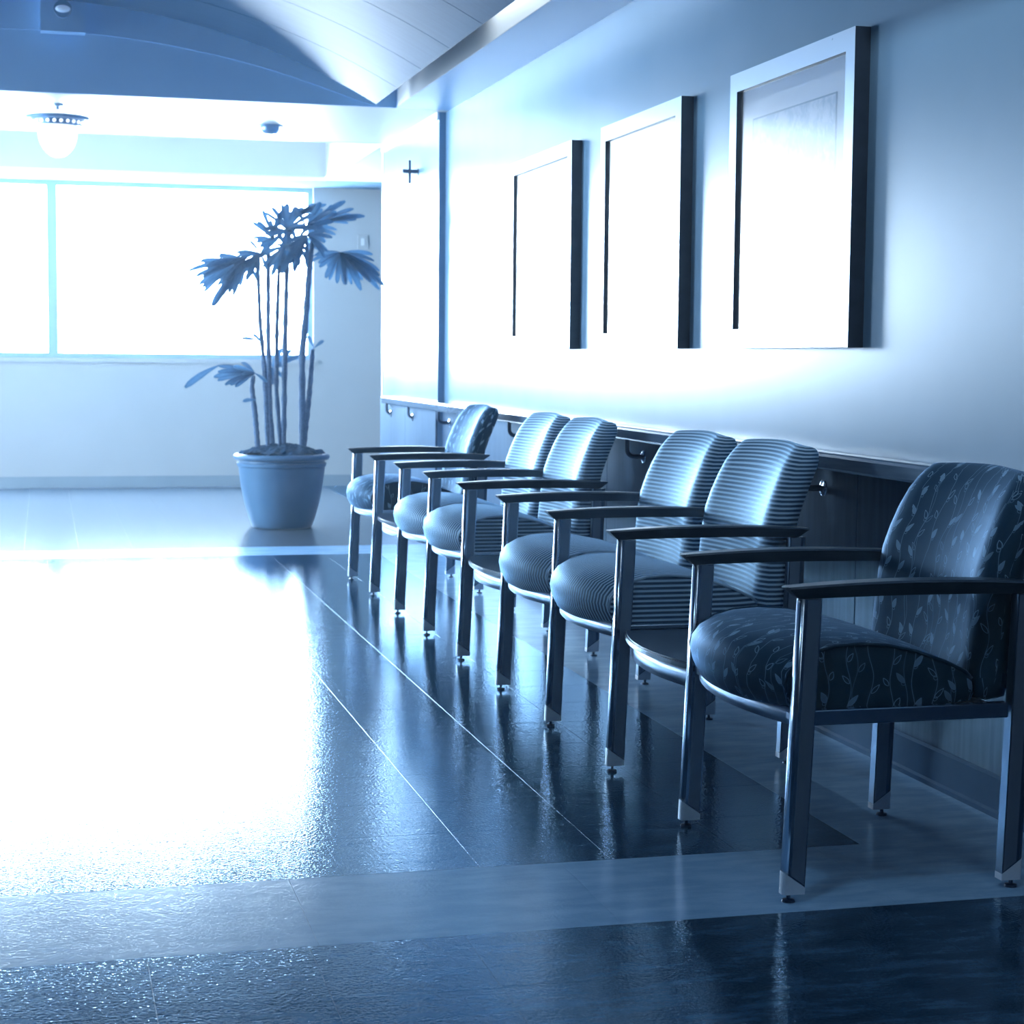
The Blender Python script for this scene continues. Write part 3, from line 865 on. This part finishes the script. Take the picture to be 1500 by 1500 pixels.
def side_table(y0, y1, label):
    w = (y1 - y0) / 2 - 0.017
    r = tag(empty('side_table', (XL, (y0 + y1) / 2, 0)), label, 'table', 'side tables linking the waiting chairs')
    # top: bowed front, straight back
    bm = bmesh.new()
    n = 16
    pts = [(-0.030 + 0.047 * (2 * i / n - 1) ** 2, -w + 2 * w * i / n) for i in range(n + 1)] + [(0.47, w), (0.47, -w)]
    A = [bm.verts.new((x, y, 0.376)) for x, y in pts]; B = [bm.verts.new((x, y, 0.392)) for x, y in pts]
    bm.faces.new(A); bm.faces.new(B)
    for i in range(len(pts)): bm.faces.new((A[i], A[(i + 1) % len(pts)], B[(i + 1) % len(pts)], B[i]))
    bmesh.ops.recalc_face_normals(bm, faces=bm.faces[:])
    bmesh.ops.bevel(bm, geom=[e for e in bm.edges if all(v.co.z > 0.39 for v in e.verts)], offset=0.004, segments=2, affect='EDGES')
    finish(bm, 'tabletop', M['table'], r)
    bm = curved_strip(w, -0.008, 0.036, 0.014, 0.326, 0.375)
    finish(bm, 'front_apron', M['satin'], r)
    bm = box(bmesh.new(), 0.04, 0.46, -w, -w + 0.02, 0.350, 0.376); box(bm, 0.04, 0.46, w - 0.02, w, 0.350, 0.376)
    finish(bm, 'bearer', M['dark_metal'], r)
side_table(yF + CW, yE, 'dark side table with curved metal apron, nearest of the three between chairs')
side_table(yE + 2 * CW, yC, 'dark side table with curved apron, middle one between two striped chairs')
side_table(yC + 2 * CW, yA, 'small dark side table farthest along the row, beside the far leafy chair')

# ================================================================ PICTURE FRAMES
def picture(y0, y1, label):
    z0, z1 = 1.166, 2.078
    yc, zc = (y0 + y1) / 2, (z0 + z1) / 2
    hy, hz = (y1 - y0) / 2, (z1 - z0) / 2
    r = tag(empty('picture_frame', (XW, yc, zc)), label, 'picture', 'framed prints on the right wall')
    fw, T_ = 0.062, 0.048
    for nm, q in (('top', [(-hy, hz), (hy, hz), (hy - fw, hz - fw), (-hy + fw, hz - fw)]), ('bottom', [(-hy, -hz), (hy, -hz), (hy - fw, -hz + fw), (-hy + fw, -hz + fw)]),
                  ('near', [(-hy, -hz), (-hy, hz), (-hy + fw, hz - fw), (-hy + fw, -hz + fw)]), ('far', [(hy, -hz), (hy, hz), (hy - fw, hz - fw), (hy - fw, -hz + fw)])):
        bm = bmesh.new(); prism(bm, q, 'x', -T_, 0)
        bmesh.ops.recalc_face_normals(bm, faces=bm.faces[:])
        for f in bm.faces: f.material_index = 0 if f.normal.x < -0.5 else 1
        finish(bm, 'frame_member', [M['frame'], M['frame_side']], r)
    bm = bmesh.new(); box(bm, -0.026, -0.012, -hy + fw - 0.004, hy - fw + 0.004, -hz + fw - 0.004, hz - fw + 0.004)
    mt = finish(bm, 'mat_board', M['mat'], r)
    ay, az = hy - fw - 0.105, hz - fw - 0.105
    bm = bmesh.new(); box(bm, -0.0285, -0.0255, -ay - 0.006, ay + 0.006, -az - 0.006, az + 0.006)
    finish(bm, 'mat_bevel', M['frame_side'] if False else M['base'], r)
    bm = bmesh.new(); box(bm, -0.0292, -0.0260, -ay, ay, -az, az)
    finish(bm, 'art_print', M['art'], r)
    bm = bmesh.new()
    e = 0.003
    bm.faces.new([bm.verts.new((-0.036, y_, z_)) for y_, z_ in ((-hy + fw - e, -hz + fw - e), (hy - fw + e, -hz + fw - e), (hy - fw + e, hz - fw + e), (-hy + fw - e, hz - fw + e))])
    finish(bm, 'glazing', M['picture_glass'], r)
picture(4.895, 5.875, 'largest and nearest silver framed print with mottled top on right wall')
picture(6.365, 7.355, 'silver framed print in the middle of the three on right wall')
picture(7.79, 8.875, 'farthest and smallest-looking silver framed print, next to dark wall corner')

# ================================================================ CROSS, SWITCH PLATE, DETECTOR, LAMPS
r = tag(empty('wall_cross', (XF, 11.23, 2.262)), 'small dark cross-shaped fixture high on the far wall section', 'cross')
bm = box(bmesh.new(), -0.062, -0.046, -0.008, 0.008, -0.07, 0.07, 0.002); finish(bm, 'upright', M['dark_metal'], r)
bm = box(bmesh.new(), -0.098, 0.0, -0.008, 0.008, -0.010, 0.014, 0.002); finish(bm, 'crossbar', M['dark_metal'], r)
bm = lathe(bmesh.new(), [(0, 0.006), (0.02, 0.006), (0.024, 0), (0, 0)], seg=16)
bmesh.ops.rotate(bm, verts=bm.verts, cent=(0, 0, 0), matrix=Matrix.Rotation(-math.pi / 2, 3, 'Y')); finish(bm, 'backplate', M['dark_metal'], r)

r = tag(empty('wall_plate', (2.673, YB, 2.10)), 'small pale plate on the back wall behind the palm leaves', 'plate')
finish(box(bmesh.new(), -0.045, 0.045, -0.014, 0, -0.06, 0.06, 0.004), 'cover', M['far_wall'], r)
finish(box(bmesh.new(), -0.015, 0.015, -0.020, -0.012, -0.03, 0.03, 0.003), 'rocker', M['white_paint'], r)

r = tag(empty('smoke_detector', (1.384, 11.57, ZC)), 'dark round smoke detector on the lowered white ceiling', 'detector')
finish(lathe(bmesh.new(), [(0, 0), (0.085, 0), (0.085, -0.006), (0.06, -0.012), (0.058, -0.03), (0.042, -0.052), (0, -0.052)], seg=24), 'housing', M['lamp_metal'], r, smooth=True, angle=0.5)
finish(lathe(bmesh.new(), [(0, -0.051), (0.024, -0.051), (0.024, -0.064), (0.014, -0.078), (0, -0.081)], seg=16), 'sensor_dome', M['lamp_glass'], r, smooth=True, angle=0.6)

r = tag(empty('ceiling_lamp', (0.095, 10.96, ZC)), 'semi-flush ceiling lamp with ring of beads and glass bowl', 'lamp')
finish(lathe(bmesh.new(), [(0, 0), (0.035, 0), (0.032, -0.014), (0.010, -0.018), (0.010, -0.05), (0, -0.05)], seg=16), 'stem', M['lamp_metal'], r, smooth=True, angle=0.6)
finish(lathe(bmesh.new(), [(0, -0.034), (0.03, -0.036), (0.085, -0.052), (0.115, -0.07), (0, -0.07)], seg=28), 'canopy', M['lamp_glass'], r, smooth=True, angle=0.6)
finish(lathe(bmesh.new(), [(0.10, -0.068), (0.178, -0.074), (0.183, -0.081), (0.176, -0.092), (0.155, -0.096), (0.10, -0.094), (0.10, -0.068)], seg=36), 'rim', M['lamp_metal'], r, smooth=True, angle=0.6)
finish(lathe(bmesh.new(), [(0.125, -0.094), (0.148, -0.094), (0.136, -0.126), (0.112, -0.126), (0.125, -0.094)], seg=36), 'gallery', M['lamp_metal'], r, smooth=True, angle=0.6)
bead = None
for k in range(24):
    a = 2 * math.pi * (k + 0.5) / 24
    loc = (0.145 * math.cos(a), 0.145 * math.sin(a), -0.109)
    if bead is None:
        bm = bmesh.new(); bmesh.ops.create_uvsphere(bm, u_segments=8, v_segments=6, radius=0.0105)
        bead = finish(bm, 'bead', M['lamp_glass'], r, loc, smooth=True).data
    else: put(bead, 'bead', r, loc)
finish(lathe(bmesh.new(), [(0.112, -0.124), (0.112, -0.15)] + [(0.112 * math.cos(a), -0.15 - 0.155 * math.sin(a)) for a in [math.pi / 2 * k / 9 for k in range(1, 9)]] + [(0, -0.305)], seg=32), 'bowl', M['lamp_glass'], r, smooth=True, angle=0.8)

r = tag(empty('spotlight', (0.124, 10.40, 2.985)), 'small round spotlight on the bracket at the crown of ceiling arch', 'lamp')
bm = lathe(bmesh.new(), [(0, 0), (0.048, 0), (0.048, -0.012), (0, -0.012)], seg=20)
bmesh.ops.rotate(bm, verts=bm.verts, cent=(0, 0, 0), matrix=Matrix.Rotation(-math.pi / 2, 3, 'X')); 
for v in bm.verts: v.co.y = -abs(v.co.y)
finish(bm, 'bezel', M['soffit'], r, smooth=True, angle=0.6)
bm = bmesh.new(); bmesh.ops.create_uvsphere(bm, u_segments=16, v_segments=8, radius=0.04)
for v in bm.verts: v.co = Vector((v.co.x, v.co.y * 0.6 - 0.012, v.co.z * 0.5))
finish(bm, 'lens', M['dim_lens'], r, smooth=True)

# flush luminaire behind the viewpoint that weakly lights the near end of the corridor
r = tag(empty('flush_luminaire', (0.5, 2.65, 2.86)), 'round flush ceiling luminaire above the near end of the corridor', 'lamp')
finish(lathe(bmesh.new(), [(0, 0.06), (0.15, 0.06), (0.15, -0.02), (0.135, -0.03), (0.135, -0.02), (0, -0.02)], seg=24), 'housing', M['trim'], r, smooth=True, angle=0.6)
finish(lathe(bmesh.new(), [(0, -0.021), (0.134, -0.021), (0.134, -0.026), (0, -0.028)], seg=24), 'diffuser', M['lit'], r)
d = bpy.data.lights.new('luminaire_light', 'AREA'); d.shape = 'DISK'; d.size = 0.26; d.energy = 5.0; d.color = (0.45, 0.72, 1.0)
o = bpy.data.objects.new('luminaire_light', d); o.location = (0, 0, -0.045); o.parent = r; COL.objects.link(o)

# linear cove lamps lying behind the long edges of the vault
for sx, lb in ((1, 'long cove lamp hidden behind the right edge of the vaulted ceiling'),):
    r = tag(empty('cove_lamp', (sx * 1.835, 2.2, 2.78)), lb, 'lamp')
    finish(box(bmesh.new(), -0.02, 0.012, -6.0, 6.0, -0.012, 0.02, 0.003), 'channel', M['metal'], r)
    d = bpy.data.lights.new('cove_light', 'AREA'); d.shape = 'RECTANGLE'; d.size = 0.02; d.size_y = 11.9; d.energy = COVE; d.color = (0.75, 0.88, 1.0)
    o = bpy.data.objects.new('cove_light', d); o.parent = r; o.location = (sx * 0.016, 0, -0.016); o.rotation_euler = (0, -sx * math.radians(68), 0); COL.objects.link(o)

# ================================================================ POTTED PALM
PX, PY = 1.505, 11.95
palm = tag(empty('potted_palm', (PX, PY, 0)), 'tall fan palm with bare canes in a large tapered glazed pot by the window', 'plant')
finish(lathe(bmesh.new(), [(0, 0), (0.186, 0), (0.198, 0.010), (0.216, 0.06), (0.244, 0.16), (0.264, 0.26), (0.277, 0.36), (0.281, 0.40), (0.290, 0.404), (0.292, 0.425), (0.28, 0.43), (0.275, 0.455), (0.262, 0.455), (0.255, 0.40), (0, 0.40)], seg=48), 'pot', M['pot'], palm, smooth=True, angle=0.7)
finish(lathe(bmesh.new(), [(0.262, 0.446), (0.276, 0.442), (0.304, 0.447), (0.313, 0.458), (0.313, 0.472), (0.304, 0.482), (0.276, 0.484), (0.262, 0.478), (0.262, 0.446)], seg=48), 'rim', M['pot'], palm, smooth=True, angle=1.2)
bm = bmesh.new()
rs = [0.285, 0.26, 0.22, 0.16, 0.10, 0.05, 0]
rnd = random.Random(3)
rings = []
for k, rr in enumerate(rs):
    z = 0.485 + 0.055 * (1 - (rr / 0.285) ** 2)
    if rr == 0: rings.append([bm.verts.new((0, 0, z))]); continue
    rings.append([bm.verts.new((rr * math.cos(2 * math.pi * i / 40) * rnd.uniform(.97, 1.03), rr * math.sin(2 * math.pi * i / 40), z + rnd.uniform(-0.012, 0.016))) for i in range(40)])
for a, b in zip(rings, rings[1:]):
    for i in range(40):
        j = (i + 1) % 40
        bm.faces.new((a[i], a[j], b[0])) if len(b) == 1 else bm.faces.new((a[i], a[j], b[j], b[i]))
finish(bm, 'soil', M['soil'], palm)

CANES = [[(1.355, 0.503), (1.338, 0.726), (1.316, 0.916), (1.325, 0.99)], [(1.408, 0.503), (1.387, 1.014), (1.357, 1.354), (1.344, 1.72)], [(1.457, 0.503), (1.435, 0.824), (1.427, 1.293), (1.430, 1.85)], [(1.497, 0.502), (1.467, 0.904), (1.472, 1.303), (1.490, 1.80)], [(1.52, 0.502), (1.529, 1.139), (1.543, 1.66), (1.56, 1.95)], [(1.632, 0.502), (1.632, 1.14), (1.654, 1.358), (1.681, 1.726), (1.70, 1.86)], [(1.654, 0.502), (1.695, 0.887), (1.717, 1.165)]]
CDY = [0.05, -0.06, 0.08, -0.02, 0.03, -0.05, 0.06]
CRAD = [0.018, 0.016, 0.017, 0.015, 0.018, 0.021, 0.018]
def cane_pts(c, n=26):
    P = CANES[c]; out = []
    for k in range(n + 1):
        z = P[0][1] + (P[-1][1] - P[0][1]) * k / n
        for (xa, za), (xb, zb) in zip(P, P[1:]):
            if za <= z <= zb + 1e-9:
                out.append((xa + (xb - xa) * (z - za) / (zb - za) - PX, CDY[c] * 1.0, z)); break
    return out
tops = []
for c in range(7):
    pts = cane_pts(c)
    n = len(pts); rr = random.Random(c)
    bm = bmesh.new()
    rad = [CRAD[c] * (1 - 0.45 * max(0, k / n - 0.5)) * (1 + (0.16 if k % 3 == 0 else rr.uniform(-0.12, 0.05))) for k in range(n)]
    tube(bm, pts, rad, 8)
    finish(bm, 'cane', M['cane'], palm, smooth=True)
    tops.append(Vector(pts[-1]))
LEAVES = [(1, (1.27, 1.739), [(0.912, 1.661), (1.059, 1.437), (1.129, 1.5), (1.177, 1.5), (0.99, 1.615), (1.247, 1.572), (1.099, 1.757), (1.388, 1.574), (1.025, 1.69)]), (2, (1.45, 1.874), [(1.301, 1.967), (1.367, 2.051), (1.327, 1.88), (1.349, 1.81), (1.428, 1.992), (1.508, 2.064), (1.38, 1.776)]), (4, (1.579, 1.996), [(1.539, 2.104), (1.619, 2.076), (1.752, 2.12), (1.833, 2.126), (1.495, 2.037), (1.473, 1.962), (1.681, 2.1)]), (5, (1.779, 1.993), [(1.846, 2.109), (1.968, 2.077), (2.049, 2.035), (1.972, 2.002), (1.681, 1.95), (1.708, 1.903)]), (5, (1.65, 1.897), [(1.793, 1.874), (1.753, 1.913), (1.793, 1.79), (1.753, 1.749), (1.57, 1.666), (1.477, 1.647), (1.561, 1.78), (1.503, 1.832)]), (5, (1.905, 1.802), [(1.712, 1.74), (1.753, 1.701), (1.829, 1.663), (2.032, 1.555), (2.128, 1.575), (2.20, 1.591), (2.17, 1.688), (2.113, 1.793), (1.955, 1.665), (2.077, 1.632), (1.79, 1.63), (1.88, 1.60), (2.00, 1.60), (2.15, 1.65), (1.73, 1.78)]), (3, (1.517, 1.823), [(1.384, 1.689), (1.428, 1.632), (1.592, 1.693), (1.628, 1.791), (1.459, 1.896), (1.561, 1.921), (1.34, 1.749)]), (0, (1.325, 1.005), [(1.101, 1.047), (1.065, 0.981), (1.122, 0.933), (1.192, 0.92), (1.255, 1.075), (1.14, 1.012), (1.387, 0.948)]), (2, (1.467, 1.041), [(1.654, 1.123), (1.525, 1.17), (1.431, 1.099), (1.547, 1.064), (1.489, 0.966), (1.409, 0.886), (1.605, 1.091)]), (6, (1.722, 1.172), [(1.681, 1.252), (1.775, 1.218)]), (0, (1.096, 1.056), [(0.869, 0.914)]), (1, (1.36, 1.78), [(1.20, 1.64), (1.27, 1.60), (1.33, 1.62), (1.22, 1.76), (1.40, 1.66), (1.30, 1.86), (1.16, 1.70)]), (2, (1.53, 1.93), [(1.40, 2.05), (1.50, 2.10), (1.60, 2.09), (1.70, 2.03), (1.72, 1.94), (1.38, 1.93), (1.42, 1.82), (1.60, 1.78)]), (3, (1.60, 1.86), [(1.48, 1.70), (1.58, 1.66), (1.70, 1.68), (1.77, 1.80), (1.46, 1.95), (1.70, 1.99)]), (4, (1.66, 1.95), [(1.78, 2.08), (1.86, 2.05), (1.88, 1.95), (1.80, 1.87), (1.60, 2.09), (1.90, 2.12)]), (1, (1.22, 1.72), [(0.98, 1.72), (0.95, 1.62), (1.02, 1.53), (1.10, 1.62), (1.20, 1.55), (1.12, 1.78)]), (1, (1.361, 1.213), [(1.229, 1.229), (1.304, 1.256)]), (0, (1.338, 0.832), [(1.245, 0.823)])]
rl = random.Random(11)
def nearest_on_cane(c, z):
    pts = cane_pts(c)
    return Vector(min(pts, key=lambda p: abs(p[2] - z)))
for li, (c, hub, tips) in enumerate(LEAVES):
    dy = rl.uniform(-0.16, 0.16) if li < 9 else rl.uniform(-0.08, 0.08)
    hv = Vector((hub[0] - PX, dy, hub[1]))
    st = nearest_on_cane(c, min(hub[1] - 0.05, CANES[c][-1][1]))
    mid = (st + hv) / 2 + Vector((0, 0, 0.05))
    bm = bmesh.new()
    q = [st * (1 - t) ** 2 + mid * 2 * t * (1 - t) + hv * t * t for t in [k / 8 for k in range(9)]]
    tube(bm, q, [0.005 - 0.0025 * k / 8 for k in range(9)], 6)
    leaf = finish(bm, 'leaf', M['leaf'], palm, smooth=True)
    ext = list(tips)
    if len(tips) > 4:            # in-between leaflets
        for p_, q_ in zip(tips, tips[1:]):
            k_ = rl.uniform(0.75, 1.15)
            mx_, mz_ = (p_[0] + q_[0]) / 2, (p_[1] + q_[1]) / 2
            ext.append((hub[0] + (mx_ - hub[0]) * k_, hub[1] + (mz_ - hub[1]) * k_))
    for tip in ext:
        tv = Vector((tip[0] - PX, dy + rl.uniform(-0.14, 0.14), tip[1]))
        if tv.x + PX > 2.2: tv.x = 2.2 - PX
        dirv = tv - hv; ln = dirv.length
        d_ = dirv.normalized()
        side = d_.cross(Vector((rl.uniform(-.3, .3), -1, rl.uniform(0.1, .7)))).normalized()
        nrm = side.cross(d_).normalized()
        if nrm.z < 0: nrm = -nrm
        wmax = min(0.0185, 0.010 + ln * 0.03) * rl.uniform(0.85, 1.15)
        bm = bmesh.new(); ns = 9; rows = []
        for k in range(ns + 1):
            t = k / ns
            ctr = hv + dirv * t + Vector((0, 0, 1)) * (0.16 * ln * t * (1 - t)) 
            ww = wmax * (0.2 + 0.8 * min(1, t / 0.55) if t < 0.84 else 1 - 0.62 * ((t - 0.84) / 0.16) ** 1.5)
            rows.append([bm.verts.new(ctr - side * ww + nrm * ww * 0.28), bm.verts.new(ctr), bm.verts.new(ctr + side * ww + nrm * ww * 0.28)])
        for a, b in zip(rows, rows[1:]):
            bm.faces.new((a[0], a[1], b[1], b[0])); bm.faces.new((a[1], a[2], b[2], b[1]))
        for f in bm.faces: f.smooth = True
        res = bmesh.ops.solidify(bm, geom=bm.faces[:], thickness=0.0009)
        finish(bm, 'leaflet', M['leaf'], leaf)

# ================================================================ HAZE filling the room
n = N('thin_haze')
v = n.node('ShaderNodeVolumeScatter'); v.inputs['Color'].default_value = (0.62, 0.82, 1.0, 1); v.inputs['Density'].default_value = HAZE; v.inputs['Anisotropy'].default_value = 0.6
n.link(v.outputs[0], n.out.inputs['Volume'])
if HAZE > 0:
    h = finish(box(bmesh.new(), XLL - 0.1, 4.6, YNEAR - 0.1, YB + 0.19, -0.1, 3.25), 'haze', n.mat)
    tag(h, 'thin luminous haze filling the corridor', 'haze', kind='stuff')
